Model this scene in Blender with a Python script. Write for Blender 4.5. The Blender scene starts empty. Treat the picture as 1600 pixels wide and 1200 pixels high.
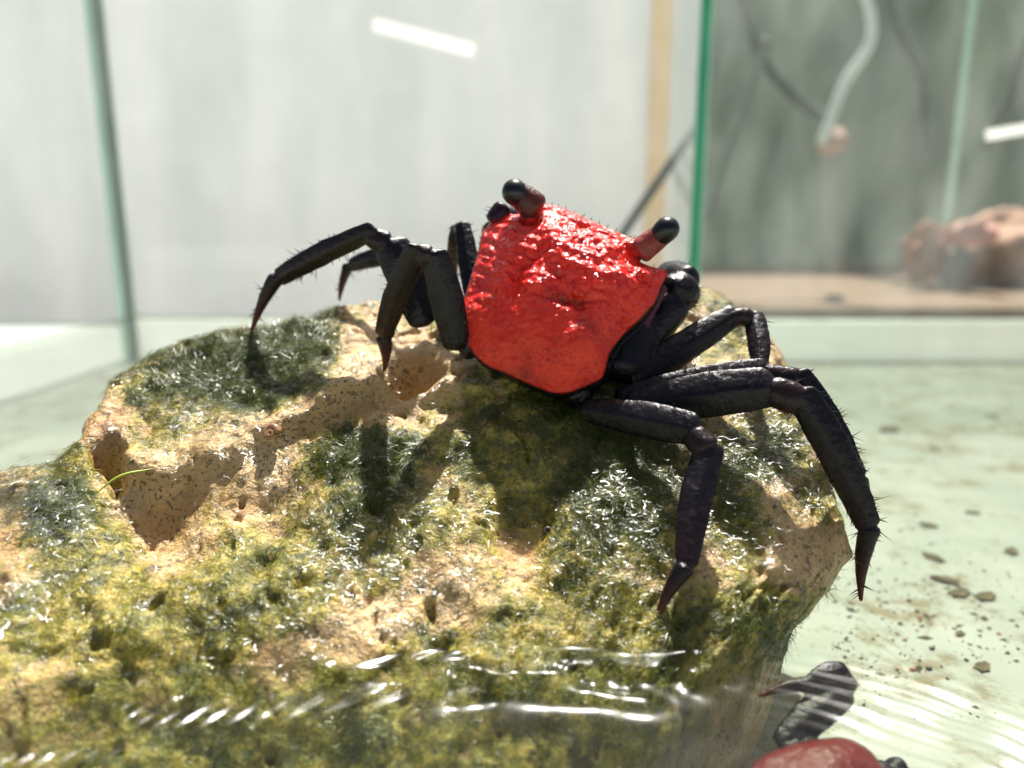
import bpy, bmesh, math, random
import numpy as np
from mathutils import Vector, kdtree

random.seed(7)
RNG = np.random.default_rng(11)
S = 0.01                      # everything below is laid out in centimetres, built in metres
sc = bpy.context.scene
COL = sc.collection

# ------------------------------------------------------------------ camera, sky, sun, exposure
CAM_H = 4.6                   # lens height above the water, cm
PITCH = math.radians(12.0)
F = 1155.0                    # focal length in photograph pixels (1600 wide)
cam_d = bpy.data.cameras.new('camera')
cam = bpy.data.objects.new('camera', cam_d); COL.objects.link(cam)
cam.location = (0, 0, CAM_H * S)
cam.rotation_euler = (math.radians(90) - PITCH, 0, 0)
cam_d.sensor_width = 36.0
cam_d.lens = 36.0 * F / 1600.0
cam_d.clip_start = 0.002
cam_d.clip_end = 50.0
cam_d.dof.use_dof = True
cam_d.dof.focus_distance = 9.2 * S
cam_d.dof.aperture_fstop = 15.0
sc.camera = cam

SUN_EL = math.radians(63); SUN_AZ = math.radians(13)     # azimuth measured from +Y towards +X
w = bpy.data.worlds.new('World'); sc.world = w; w.use_nodes = True
nt = w.node_tree
bg = nt.nodes['Background']; sky = nt.nodes.new('ShaderNodeTexSky')
sky.sky_type = 'NISHITA'; sky.sun_disc = False
sky.sun_elevation = SUN_EL; sky.sun_rotation = SUN_AZ
sky.dust_density = 5.0; sky.air_density = 0.6; sky.ozone_density = 0.6
nt.links.new(sky.outputs[0], bg.inputs[0]); bg.inputs[1].default_value = 0.056
sd = bpy.data.lights.new('sun', 'SUN'); sun = bpy.data.objects.new('sun', sd); COL.objects.link(sun)
sd.energy = 5.0; sd.angle = math.radians(1.2); sd.color = (1.0, 0.96, 0.90)
sdir = Vector((math.sin(SUN_AZ) * math.cos(SUN_EL), math.cos(SUN_AZ) * math.cos(SUN_EL), math.sin(SUN_EL)))
sun.rotation_euler = sdir.to_track_quat('Z', 'Y').to_euler()
sun.location = (0.2, 0.4, 0.9)
sc.view_settings.view_transform = 'Standard'; sc.view_settings.look = 'None'
sc.view_settings.gamma = 1.0; sc.view_settings.use_curve_mapping = False
sc.view_settings.exposure = 0.95
sc.render.engine = 'CYCLES'
sc.cycles.use_denoising = True
sc.cycles.max_bounces = 10; sc.cycles.transparent_max_bounces = 24
sc.cycles.sample_clamp_indirect = 6.0

# ------------------------------------------------------------------ helpers
FW = np.array([0, math.cos(PITCH), -math.sin(PITCH)])
UP = np.array([0, math.sin(PITCH), math.cos(PITCH)])
RT = np.array([1.0, 0, 0])

def P(px, py, Y):
    """point at ground distance Y (cm) seen at photograph pixel px, py"""
    d = RT * ((px - 800) / F) + UP * (-(py - 600) / F) + FW
    return np.array([0, 0, CAM_H]) + d * (Y / d[1])

def PZ(px, py, z):
    d = RT * ((px - 800) / F) + UP * (-(py - 600) / F) + FW
    return np.array([0, 0, CAM_H]) + d * ((z - CAM_H) / d[2])

def proj(p):
    q = p - np.array([0, 0, CAM_H])
    f = np.maximum(q @ FW, 1e-3)
    return 800 + F * (q @ RT) / f, 600 - F * (q @ UP) / f

_perm = np.random.default_rng(3).integers(0, 2 ** 31, 4096)
def _hash(i, j, k):
    return _perm[(i * 73856093 ^ j * 19349663 ^ k * 83492791) & 4095] / 2.0 ** 31
def vnoise(p):
    """smooth value noise -1..1 on an (n,3) array"""
    f = np.floor(p); i = f.astype(np.int64); t = p - f; t = t * t * (3 - 2 * t)
    r = 0
    for a in (0, 1):
        for b in (0, 1):
            for c in (0, 1):
                wgt = (t[:, 0] if a else 1 - t[:, 0]) * (t[:, 1] if b else 1 - t[:, 1]) * (t[:, 2] if c else 1 - t[:, 2])
                r = r + wgt * _hash(i[:, 0] + a, i[:, 1] + b, i[:, 2] + c)
    return r * 2 - 1
def fbm(p, octaves=4, gain=0.5):
    s = 0; a = 1.0
    for o in range(octaves):
        s = s + a * vnoise(p * (2.03 ** o) + 17.3 * o); a *= gain
    return s

def mesh_obj(name, verts, faces, mat, parent=None, smooth=True, cm=True):
    me = bpy.data.meshes.new(name)
    v = np.asarray(verts, dtype=np.float64) * (S if cm else 1)
    if isinstance(faces, np.ndarray):
        me.vertices.add(len(v)); me.vertices.foreach_set('co', v.ravel())
        k = faces.shape[1]
        me.loops.add(faces.size); me.loops.foreach_set('vertex_index', faces.astype(np.int32).ravel())
        me.polygons.add(len(faces)); me.polygons.foreach_set('loop_start', np.arange(0, faces.size, k, dtype=np.int32))
        me.update(calc_edges=True)
    else:
        me.from_pydata([tuple(q) for q in v], [], [tuple(f) for f in faces])
    me.polygons.foreach_set('use_smooth', [smooth] * len(me.polygons))
    mats = mat if isinstance(mat, (list, tuple)) else [mat]
    for m in mats: me.materials.append(m)
    o = bpy.data.objects.new(name, me); COL.objects.link(o)
    if parent is not None: o.parent = parent
    return o

def tag(o, label=None, cat=None, group=None, kind=None):
    if label: o['label'] = label
    if cat: o['category'] = cat
    if group: o['group'] = group
    if kind: o['kind'] = kind
    return o

def grid_faces(n, m, closed=False):
    i = np.arange(n - 1)[:, None]; j = np.arange(m if closed else m - 1)[None, :]
    a = i * m + j; b = i * m + (j + 1) % m
    return np.stack([a, b, b + m, a + m], -1).reshape(-1, 4)

def set_color(me, name, arr):
    at = me.color_attributes.new(name, 'FLOAT_COLOR', 'POINT')
    at.data.foreach_set('color', np.asarray(arr, dtype=np.float32).ravel())

def tube(path, rad, sides=10, caps=True):
    """tube of round section along path (cm)"""
    path = np.asarray(path, float); n = len(path)
    rad = np.broadcast_to(np.asarray(rad, float), (n,))
    T = np.gradient(path, axis=0); T /= np.linalg.norm(T, axis=1)[:, None]
    ref = np.array([0.3, 0.2, 0.93]); V = []
    for q in range(n):
        a = np.cross(T[q], ref); a /= np.linalg.norm(a); b = np.cross(T[q], a)
        th = np.linspace(0, 2 * np.pi, sides, endpoint=False)
        V.append(path[q] + rad[q] * (np.cos(th)[:, None] * a + np.sin(th)[:, None] * b))
    Fc = [tuple(f) for f in grid_faces(n, sides, True)]
    if caps:
        Fc.append(tuple(range(sides - 1, -1, -1))); Fc.append(tuple(range((n - 1) * sides, n * sides)))
    return np.concatenate(V), Fc

def spline(pts, n):
    pts = np.asarray(pts, float); m = len(pts)
    e = np.vstack([2 * pts[0] - pts[1], pts, 2 * pts[-1] - pts[-2]])
    u = np.linspace(0, m - 1 - 1e-9, n); i = u.astype(int); t = (u - i)[:, None]
    a, b, c, d = e[i], e[i + 1], e[i + 2], e[i + 3]
    return 0.5 * (2 * b + (c - a) * t + (2 * a - 5 * b + 4 * c - d) * t ** 2 + (3 * b - a - 3 * c + d) * t ** 3)

def box(x0, x1, y0, y1, z0, z1):
    v = [(x, y, z) for z in (z0, z1) for y in (y0, y1) for x in (x0, x1)]
    f = [(0, 2, 3, 1), (4, 5, 7, 6), (0, 1, 5, 4), (2, 6, 7, 3), (0, 4, 6, 2), (1, 3, 7, 5)]
    return v, f

# ------------------------------------------------------------------ materials
class NT:
    def __init__(self, name):
        self.m = bpy.data.materials.new(name); self.m.use_nodes = True
        self.t = self.m.node_tree; self.p = self.t.nodes['Principled BSDF']; self.out = self.t.nodes['Material Output']
    def n(self, typ, **kw):
        nd = self.t.nodes.new(typ)
        for k, v in kw.items():
            if k in nd.inputs.keys(): nd.inputs[k].default_value = v
            else: setattr(nd, k, v)
        return nd
    def l(self, a, b): self.t.links.new(a, b)
    def coord(self):
        return self.n('ShaderNodeTexCoord').outputs['Object']
    def noise(self, scale, detail=4, rough=0.55, vec=None):
        nd = self.n('ShaderNodeTexNoise'); nd.inputs['Scale'].default_value = scale
        nd.inputs['Detail'].default_value = detail; nd.inputs['Roughness'].default_value = rough
        self.l(vec or self.coord(), nd.inputs['Vector']); return nd
    def ramp(self, fac, stops, interp='LINEAR'):
        r = self.n('ShaderNodeValToRGB'); r.color_ramp.interpolation = interp
        el = r.color_ramp.elements
        while len(el) < len(stops): el.new(0.5)
        for e, (p, c) in zip(el, stops):
            e.position = p; e.color = (*c, 1) if len(c) == 3 else c
        self.l(fac, r.inputs[0]); return r.outputs[0]
    def mix(self, fac, a, b, mode='MIX'):
        m = self.n('ShaderNodeMix', data_type='RGBA', blend_type=mode)
        for s, v in ((m.inputs[0], fac), (m.inputs[6], a), (m.inputs[7], b)):
            if hasattr(v, 'is_linked') or isinstance(v, bpy.types.NodeSocket): self.l(v, s)
            elif isinstance(v, tuple): s.default_value = (*v, 1) if len(v) == 3 else v
            else: s.default_value = v
        return m.outputs[2]
    def math(self, op, a, b=0.0):
        m = self.n('ShaderNodeMath', operation=op)
        for s, v in ((m.inputs[0], a), (m.inputs[1], b)):
            if isinstance(v, bpy.types.NodeSocket): self.l(v, s)
            else: s.default_value = v
        return m.outputs[0]
    def bump(self, h, dist, strength=1.0, prev=None):
        b = self.n('ShaderNodeBump'); b.inputs['Distance'].default_value = dist; b.inputs['Strength'].default_value = strength
        self.l(h, b.inputs['Height'])
        if prev is not None: self.l(prev, b.inputs['Normal'])
        return b.outputs[0]

def plain(name, col, rough=0.5, var=0.15, scale=300, spec=0.5, bump=0.0):
    m = NT(name); n = m.noise(scale)
    c = m.mix(m.ramp(n.outputs[0], [(0.3, (0, 0, 0)), (0.7, (1, 1, 1))]), tuple(x * (1 - var) for x in col), tuple(min(1, x * (1 + var)) for x in col))
    m.l(c, m.p.inputs['Base Color']); m.p.inputs['Roughness'].default_value = rough
    m.p.inputs['Specular IOR Level'].default_value = spec
    if bump: m.l(m.bump(n.outputs[0], bump), m.p.inputs['Normal'])
    return m.m

# rock: cream limestone with algae stain (vertex attribute 'algae': r = algae cover, g = dark green, b = bare)
m = NT('wet_rock'); at = m.n('ShaderNodeAttribute', attribute_name='algae')
sep = m.n('ShaderNodeSeparateColor'); m.l(at.outputs['Color'], sep.inputs[0])
n1 = m.noise(90, 6, 0.6); n2 = m.noise(420, 5, 0.65); n3 = m.noise(1500, 4, 0.6)
stone = m.ramp(n1.outputs[0], [(0.25, (0.38, 0.20, 0.07)), (0.45, (0.58, 0.37, 0.15)), (0.62, (0.74, 0.52, 0.25)), (0.8, (0.50, 0.28, 0.12))])
stone = m.mix(m.ramp(n2.outputs[0], [(0.35, (0.6, 0.6, 0.6)), (0.6, (0, 0, 0))]), stone, (0.42, 0.29, 0.10))
film = m.ramp(n2.outputs[0], [(0.32, (0.05, 0.06, 0.005)), (0.46, (0.20, 0.19, 0.014)), (0.58, (0.42, 0.34, 0.045)), (0.72, (0.62, 0.45, 0.14))])
dark = m.ramp(n3.outputs[0], [(0.3, (0.020, 0.032, 0.005)), (0.7, (0.10, 0.12, 0.015))])
edge = m.math('ADD', sep.outputs[0], m.math('MULTIPLY', m.math('SUBTRACT', n2.outputs[0], 0.5), 1.2))
c = m.mix(m.ramp(edge, [(0.3, (0, 0, 0)), (0.62, (1, 1, 1))]), stone, film)
edge2 = m.math('ADD', sep.outputs[1], m.math('MULTIPLY', m.math('SUBTRACT', n3.outputs[0], 0.5), 1.3))
c = m.mix(m.ramp(edge2, [(0.48, (0, 0, 0)), (0.62, (1, 1, 1))]), c, dark)
n4 = m.noise(1700, 2, 0.5); n5 = m.noise(900, 3, 0.7); n6 = m.noise(130, 3, 0.6)
spk = m.math('MULTIPLY', m.math('MAXIMUM', m.ramp(n4.outputs[0], [(0.57, (0, 0, 0)), (0.63, (1, 1, 1))]), m.ramp(n5.outputs[0], [(0.58, (0, 0, 0)), (0.66, (1, 1, 1))])), m.ramp(n6.outputs[0], [(0.40, (0.15, 0.15, 0.15)), (0.55, (1, 1, 1))]))
c = m.mix(m.math('MULTIPLY', m.ramp(n6.outputs[0], [(0.35, (1, 1, 1)), (0.55, (0, 0, 0))]), 0.45), c, m.mix(1.0, c, (0.80, 0.62, 0.45), 'MULTIPLY'))
c = m.mix(m.math('MULTIPLY', spk, 0.80), c, (0.055, 0.06, 0.012))
m.l(c, m.p.inputs['Base Color'])
m.p.inputs['Roughness'].default_value = 0.55
b1 = m.bump(n2.outputs[0], 0.0011, 0.9); b2 = m.bump(n3.outputs[0], 0.0003, 0.9, b1)
m.l(b2, m.p.inputs['Normal'])
nc = m.noise(260, 5, 0.6); nc.inputs['Distortion'].default_value = 1.5
m.p.inputs['Coat Weight'].default_value = 0.65; m.p.inputs['Coat Roughness'].default_value = 0.15
m.l(m.bump(nc.outputs[0], 0.0022, 1.0), m.p.inputs['Coat Normal'])
M_ROCK = m.m

# algae strands (vertex colour 'tint')
m = NT('algae'); at = m.n('ShaderNodeAttribute', attribute_name='tint')
m.l(at.outputs['Color'], m.p.inputs['Base Color']); m.p.inputs['Roughness'].default_value = 0.28
m.p.inputs['Specular IOR Level'].default_value = 0.4
tr = m.n('ShaderNodeBsdfTranslucent'); m.l(at.outputs['Color'], tr.inputs[0])
mx = m.n('ShaderNodeMixShader'); mx.inputs[0].default_value = 0.4
m.l(m.p.outputs[0], mx.inputs[1]); m.l(tr.outputs[0], mx.inputs[2]); m.l(mx.outputs[0], m.out.inputs[0])
M_ALGAE = m.m

# crab shell
m = NT('crab_shell'); at = m.n('ShaderNodeAttribute', attribute_name='paint'); am = m.n('ShaderNodeAttribute', attribute_name='mask')
sep = m.n('ShaderNodeSeparateColor'); m.l(am.outputs['Color'], sep.inputs[0])   # r = red shell, g = granular front, b = freckles
n1 = m.noise(260, 5, 0.6); n2 = m.noise(2300, 4, 0.7); n3 = m.noise(700, 4, 0.6)
redv = m.mix(m.ramp(n1.outputs[0], [(0.3, (0, 0, 0)), (0.7, (1, 1, 1))]), (0.78, 0.45, 0.5), (1.05, 1.5, 1.2))
c = m.mix(sep.outputs[0], at.outputs['Color'], m.mix(1.0, at.outputs['Color'], redv, 'MULTIPLY'))
fre = m.math('MULTIPLY', m.ramp(n2.outputs[0], [(0.48, (0, 0, 0)), (0.70, (0.8, 0.8, 0.8))]), sep.outputs[2])
c = m.mix(fre, c, (0.09, 0.012, 0.004))
legv = m.ramp(n3.outputs[0], [(0.5, (0, 0, 0)), (0.72, (1, 1, 1))])
c = m.mix(m.math('MULTIPLY', legv, m.math('MULTIPLY', m.math('SUBTRACT', 1.0, sep.outputs[0]), 0.35)), c, (0.035, 0.022, 0.032))
m.l(c, m.p.inputs['Base Color'])
vo = m.n('ShaderNodeTexVoronoi'); vo.inputs['Scale'].default_value = 1150; vo.feature = 'SMOOTH_F1'
nd = m.noise(500, 2); wv = m.n('ShaderNodeVectorMath', operation='MULTIPLY_ADD'); m.l(nd.outputs['Color'], wv.inputs[0]); wv.inputs[1].default_value = (0.0012,) * 3
m.l(m.coord(), wv.inputs[2]); m.l(wv.outputs[0], vo.inputs['Vector'])
gr = m.math('MULTIPLY', m.math('SUBTRACT', 1.0, vo.outputs['Distance']), sep.outputs[1])
b1 = m.bump(m.math('MULTIPLY', n1.outputs[0], sep.outputs[0]), 0.0006, 0.35); b2 = m.bump(gr, 0.00045, 1.0, b1); b3 = m.bump(n2.outputs[0], 0.0001, 0.9, b2)
m.l(b3, m.p.inputs['Normal'])
m.l(m.ramp(sep.outputs[0], [(0.0, (0.27,) * 3), (1.0, (0.36,) * 3)]), m.p.inputs['Roughness'])
m.l(m.ramp(sep.outputs[0], [(0.0, (0.34,) * 3), (1.0, (0.20,) * 3)]), m.p.inputs['Specular IOR Level'])
m.l(m.math('MULTIPLY', m.math('MULTIPLY', sep.outputs[1], sep.outputs[0]), 0.6), m.p.inputs['Coat Weight']); m.p.inputs['Coat Roughness'].default_value = 0.13
m.l(m.bump(n3.outputs[0], 0.0005, 1.0, m.bump(gr, 0.0011, 1.0, m.bump(n1.outputs[0], 0.0006, 0.7))), m.p.inputs['Coat Normal'])
M_CRAB = m.m

m = NT('crab_eye'); m.p.inputs['Base Color'].default_value = (0.006, 0.007, 0.009, 1); m.p.inputs['Roughness'].default_value = 0.3
n1 = m.noise(900); m.l(m.bump(n1.outputs[0], 0.00003, 0.5), m.p.inputs['Normal']); M_EYE = m.m
M_BRISTLE = plain('bristle', (0.025, 0.015, 0.018), 0.35)

def glassy(name, tint, ior=1.45, rough=0.02, bump=None):
    m = NT(name); t = m.n('ShaderNodeBsdfTransparent'); g = m.n('ShaderNodeBsdfGlossy'); f = m.n('ShaderNodeLayerWeight'); x = m.n('ShaderNodeMixShader')
    n = m.noise(60, 4); m.l(m.ramp(n.outputs[0], [(0.3, tuple(k * 0.97 for k in tint)), (0.7, tint)]), t.inputs[0])
    g.inputs['Roughness'].default_value = rough; f.inputs[0].default_value = 0.5; r0 = ((ior - 1) / (ior + 1)) ** 2
    if bump:
        nb = m.noise(bump[0], 3); bb = m.bump(nb.outputs[0], bump[1], 1.0); m.l(bb, g.inputs['Normal']); m.l(bb, f.inputs['Normal'])
    fr = m.math('ADD', m.math('MULTIPLY', m.math('POWER', f.outputs['Facing'], 5.0), 1 - r0), r0)
    m.l(fr, x.inputs[0]); m.l(t.outputs[0], x.inputs[1]); m.l(g.outputs[0], x.inputs[2]); m.l(x.outputs[0], m.out.inputs[0])
    return m.m
M_GLASS = glassy('tank_glass', (0.965, 0.98, 0.97))
M_WATER = glassy('water', (0.75, 0.79, 0.71), 1.33, 0.22)
M_FILM = glassy('water_film', (0.99, 1.0, 0.99), 1.40, 0.24)

def translucent(name, c1, c2, scale, trans=0.6, stretch=None):
    m = NT(name); v = m.coord()
    if stretch:
        mp = m.n('ShaderNodeMapping'); m.l(v, mp.inputs[0]); mp.inputs['Scale'].default_value = stretch; v = mp.outputs[0]
    n = m.noise(scale, 4, 0.55, v); c = m.ramp(n.outputs[0], [(0.32, c1), (0.68, c2)])
    d = m.n('ShaderNodeBsdfDiffuse'); t = m.n('ShaderNodeBsdfTranslucent'); x = m.n('ShaderNodeMixShader'); x.inputs[0].default_value = trans
    m.l(c, d.inputs[0]); m.l(c, t.inputs[0]); m.l(d.outputs[0], x.inputs[1]); m.l(t.outputs[0], x.inputs[2]); m.l(x.outputs[0], m.out.inputs[0])
    return m.m
M_WHITE = translucent('frosted_panel', (0.86, 0.88, 0.86), (0.97, 0.97, 0.95), 16, 0.62, (1, 1, 0.25))
M_MURK = translucent('murky_panel', (0.17, 0.23, 0.185), (0.46, 0.51, 0.44), 12, 0.6, (1.3, 1, 0.5))
M_EDGE = translucent('glass_edge', (0.02, 0.25, 0.13), (0.04, 0.32, 0.18), 40, 0.5)
M_EDGEP = translucent('glass_edge_pale', (0.42, 0.66, 0.56), (0.55, 0.76, 0.66), 40, 0.5)
M_SEAM = translucent('silicone_seam', (0.42, 0.50, 0.46), (0.52, 0.58, 0.54), 40, 0.4)

# tank floor: pale painted glass with sediment
m = NT('tank_floor'); n1 = m.noise(45, 5, 0.6); n2 = m.noise(260, 5, 0.65); n3 = m.noise(900, 3, 0.6)
c = m.ramp(n1.outputs[0], [(0.3, (0.35, 0.385, 0.355)), (0.55, (0.43, 0.45, 0.42)), (0.75, (0.50, 0.51, 0.48))])
n7 = m.noise(75, 4, 0.65)
sed = m.math('MULTIPLY', m.ramp(n7.outputs[0], [(0.47, (0, 0, 0)), (0.58, (1, 1, 1))]), m.ramp(n2.outputs[0], [(0.42, (0.1, 0.1, 0.1)), (0.58, (1, 1, 1))]))
c = m.mix(m.math('MULTIPLY', sed, 0.85), c, (0.20, 0.155, 0.065))
dots = m.ramp(n3.outputs[0], [(0.66, (0, 0, 0)), (0.70, (1, 1, 1))])
c = m.mix(m.math('MULTIPLY', dots, 0.6), c, (0.10, 0.09, 0.05))
m.l(c, m.p.inputs['Base Color']); m.p.inputs['Roughness'].default_value = 0.6; M_FLOOR = m.m

# ------------------------------------------------------------------ setting: tank
FLOOR = -2.0
YB = 37.0                                    # back glass of the tank
XL = P(205, 530, YB)[0]                      # left back corner
XR = 46.0; ZT = 26.0; YF = -4.0
XD = P(1092, 300, YB)[0]                     # glass divider seen on edge
v, f = box(XL - 0.5, XR, YF, YB + 0.5, FLOOR - 0.5, FLOOR)
tag(mesh_obj('tank_floor', v, f, M_FLOOR, smooth=False), kind='structure')

def pane(name, x0, x1, y0, y1, z0, z1, label, edge=None, edge_axis=0):
    v, f = box(x0, x1, y0, y1, z0, z1)
    o = mesh_obj(name, v, f, [M_GLASS, edge or M_EDGEP], smooth=False)
    for p in o.data.polygons:
        nrm = p.normal
        ax = max(range(3), key=lambda k: abs(nrm[k]))
        if ax != edge_axis and ax != 2 and nrm[1] < 0.5: p.material_index = 1
    return tag(o, label, 'glass pane')
pane('glass_pane', XL - 0.5, XD - 0.26, YB, YB + 0.5, FLOOR + 0.004, ZT, 'clear back glass wall of the tank in front of the white panel', edge_axis=1)
o = pane('glass_pane', XD + 0.26, XR, YB, YB + 0.5, FLOOR + 0.004, ZT, 'hazy water-marked back glass in front of the cables and stones', edge_axis=1)
m = NT('hazy_glass'); v_ = m.coord(); mp = m.n('ShaderNodeMapping'); m.l(v_, mp.inputs[0]); mp.inputs['Scale'].default_value = (1, 1, 0.4)
n1 = m.noise(28, 5, 0.6, mp.outputs[0]); n2 = m.noise(160, 3, 0.6)
tp_ = m.n('ShaderNodeBsdfTransparent'); tp_.inputs[0].default_value = (0.93, 0.96, 0.94, 1)
tl_ = m.n('ShaderNodeBsdfTranslucent'); tl_.inputs[0].default_value = (0.80, 0.86, 0.82, 1)
x_ = m.n('ShaderNodeMixShader'); m.l(m.math('ADD', m.ramp(n1.outputs[0], [(0.35, (0.015,) * 3), (0.7, (0.10,) * 3)]), m.ramp(n2.outputs[0], [(0.70, (0,) * 3), (0.78, (0.15,) * 3)])), x_.inputs[0])
m.l(tp_.outputs[0], x_.inputs[1]); m.l(tl_.outputs[0], x_.inputs[2]); m.l(x_.outputs[0], m.out.inputs[0])
o.data.materials[0] = m.m
pane('glass_pane', XL - 0.5, XL, YF, YB - 0.004, FLOOR + 0.004, ZT, 'clear side glass wall of the tank beside the white panel', edge_axis=0)
pane('glass_pane', XD - 0.25, XD + 0.25, YB + 0.504, 42.0, FLOOR, ZT, 'glass divider showing its thick dark green edge', M_EDGE, 0)
XR2 = P(1497, 200, 60)[0]
pane('glass_pane', XR2 - 0.3, XR2 + 0.3, 60, 92, FLOOR, ZT, 'glass divider showing its pale green edge behind the tank', M_EDGEP, 0)
v, f = box(XL + 0.6, XR, YB - 0.5, YB - 0.02, FLOOR + 0.004, 0.05)  # added white slab, stands in for the bright band at the back waterline
tag(mesh_obj('white_band', v, f, translucent('white_band', (0.93, 0.95, 0.94), (0.96, 0.97, 0.96), 9, 0.8), smooth=False), 'white strip added for the bright waterline band along the foot of the back glass', 'bright_band')
# silicone in the back left corner
pth = [(XL + 0.18, YB - 0.18, z) for z in np.linspace(FLOOR, ZT, 12)]
v, f = tube(pth, 0.26, 12)
tag(mesh_obj('silicone_seam', v, f, M_SEAM), 'grey green silicone seam down the corner of the tank', 'seam')
# back and side screens
xs_ = P(1024, 300, 70)[0]
v, f = box(XL - 70, xs_ - 0.9, 70, 70.3, FLOOR - 14, 30)
tag(mesh_obj('white_panel', v, f, M_WHITE, smooth=False), 'broad frosted white panel behind the back glass', 'panel')
v, f = box(xs_ + 0.9, P(1092, 300, 70)[0] - 0.3, 70, 70.3, FLOOR - 14, 30)
tag(mesh_obj('white_panel', v, f, M_WHITE, smooth=False), 'narrow frosted white panel between the tan strip and the green divider edge', 'panel')
v, f = box(XD + 0.3, 110, 92.2, 92.6, FLOOR, 44)
tag(mesh_obj('murky_panel', v, f, M_MURK, smooth=False), 'murky grey green streaked sheet behind the neighbouring tank', 'panel')
# ground under everything
v, f = box(-400, 400, -200, 56, FLOOR - 1.4, FLOOR - 0.5)
tag(mesh_obj('ground', v, f, plain('table', (0.44, 0.47, 0.44), 0.6, 0.06, 12), smooth=False), kind='structure')

# ------------------------------------------------------------------ rock height field
CP = [  # photograph pixel + ground distance of points on the rock's upper surface
 (390,525,11.2),(250,550,10.8),(150,615,10.1),(560,484,11.6),(700,478,11.9),(850,500,11.5),(1000,485,11.7),(1120,466,11.7),(1200,525,11.3),(1250,575,11.0),
 (300,605,10.2),(400,585,10.4),(500,545,10.8),(200,655,9.6),(300,680,9.3),(420,640,9.6),(520,585,10.1),(620,545,10.5),(700,560,10.3),
 (190,728,8.95),(250,735,8.88),(330,715,8.95),(420,675,9.1),(520,608,9.6),(580,592,9.75),(700,592,9.75),
 (300,800,8.52),(380,790,8.45),(450,750,8.62),(530,690,9.05),(650,660,9.2),(800,640,9.4),(950,640,9.4),(1100,600,9.9),(1200,620,9.8),
 (560,770,8.35),(700,740,8.55),(850,790,8.35),(820,860,7.95),(820,905,7.65),(900,720,8.75),(1000,720,8.7),(1000,800,8.15),(1100,830,7.98),(1200,750,8.55),(1270,700,9.1),(1290,850,8.05),
 (480,860,7.75),(600,860,7.8),(700,860,7.75),(400,930,7.35),(560,985,7.1),(450,1030,6.85),(300,1055,6.72),(700,940,7.38),(950,890,7.65),(1100,875,7.75),(1290,890,7.8),
 (600,1050,6.86),(900,1050,6.85),(1100,1010,7.05),(1230,960,7.35),(750,1010,7.0),
 (700,1130,6.5),(900,1130,6.5),(1080,1130,6.5),(600,1200,6.25),(900,1200,6.3),(300,1130,6.42),(400,1200,6.2),
 (0,735,8.7),(80,705,9.1),(100,800,8.15),(150,870,7.7),(230,840,8.08),(60,900,7.4),(0,850,7.8),(100,1000,6.85),(250,950,7.25),(0,1080,6.35),(150,1085,6.5),(0,1200,5.95),(-200,800,8.0),(-200,1000,6.7),
]
Q = np.array([P(*c) for c in CP])
def tps_k(d2):
    return 0.5 * d2 * np.log(np.maximum(d2, 1e-9))
A_ = tps_k(((Q[:, None, :2] - Q[None, :, :2]) ** 2).sum(-1)) + 0.003 * np.eye(len(Q))
B_ = np.c_[np.ones(len(Q)), Q[:, :2]]
sol = np.linalg.solve(np.block([[A_, B_], [B_.T, np.zeros((3, 3))]]), np.r_[Q[:, 2], np.zeros(3)])
X0, X1, Y0, Y1, DX = -9.5, 7.0, 3.6, 14.6, 0.028
gx = np.arange(X0, X1, DX); gy = np.arange(Y0, Y1, DX); NX, NY = len(gx), len(gy)
GX, GY = np.meshgrid(gx, gy)
XY = np.c_[GX.ravel(), GY.ravel()]
N3 = np.c_[XY, np.zeros(len(XY))]
# wander the footprint so that its edge is uneven
wob = np.c_[fbm(N3 * 0.9, 3), fbm(N3 * 0.9 + 50, 3)] * 0.14
Zt = np.zeros(len(XY))
for s0 in range(0, len(XY), 20000):
    b = XY[s0:s0 + 20000]
    Zt[s0:s0 + 20000] = tps_k(((b[:, None] - Q[None, :, :2]) ** 2).sum(-1)) @ sol[:len(Q)] + np.c_[np.ones(len(b)), b] @ sol[len(Q):]
poly = [P(1190,497,11.9), P(1275,570,11.3), P(1300,640,10.2), P(1325,720,9.3), P(1368,840,8.35), P(1375,905,7.85), P(1350,1000,7.2), P(1300,1080,6.65), P(1240,1200,6.05),
        np.array([1.3,5.0,0]), np.array([-1,4.9,0]), np.array([-4,4.8,0]), np.array([-8.6,4.9,0]), np.array([-9.0,8.6,0]), P(-150,745,9.2), P(0,722,9.3), P(70,695,9.6), P(95,660,10.1), P(120,610,10.6),
        P(230,545,11.5), P(390,512,12.1), P(560,476,12.5), P(700,465,12.7), P(1000,462,12.7), P(1110,452,12.5)]
poly = np.array([p[:2] for p in poly])
def poly_dist(pts):
    best = np.full(len(pts), 1e9); inside = np.zeros(len(pts), bool)
    for i in range(len(poly)):
        a, b = poly[i], poly[(i + 1) % len(poly)]; e = b - a
        t = np.clip(((pts - a) @ e) / (e @ e), 0, 1)
        best = np.minimum(best, np.linalg.norm(pts - a - t[:, None] * e, axis=1))
        c = ((a[1] > pts[:, 1]) != (b[1] > pts[:, 1])) & (pts[:, 0] < (b[0] - a[0]) * (pts[:, 1] - a[1]) / (b[1] - a[1] + 1e-12) + a[0])
        inside ^= c
    return np.where(inside, best, -best)
dist = poly_dist(XY + wob)
t = np.clip(dist / (0.75 - 0.20 * np.clip((XY[:, 0] - 1.2) / 2.0, 0, 1)), 0, 1)
prof = np.sqrt(1 - (1 - t) ** 2)
Zt = np.clip(Zt, -2.5, 4.0)
Z = (FLOOR - 0.05) + (Zt - FLOOR + 0.05) * prof
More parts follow.
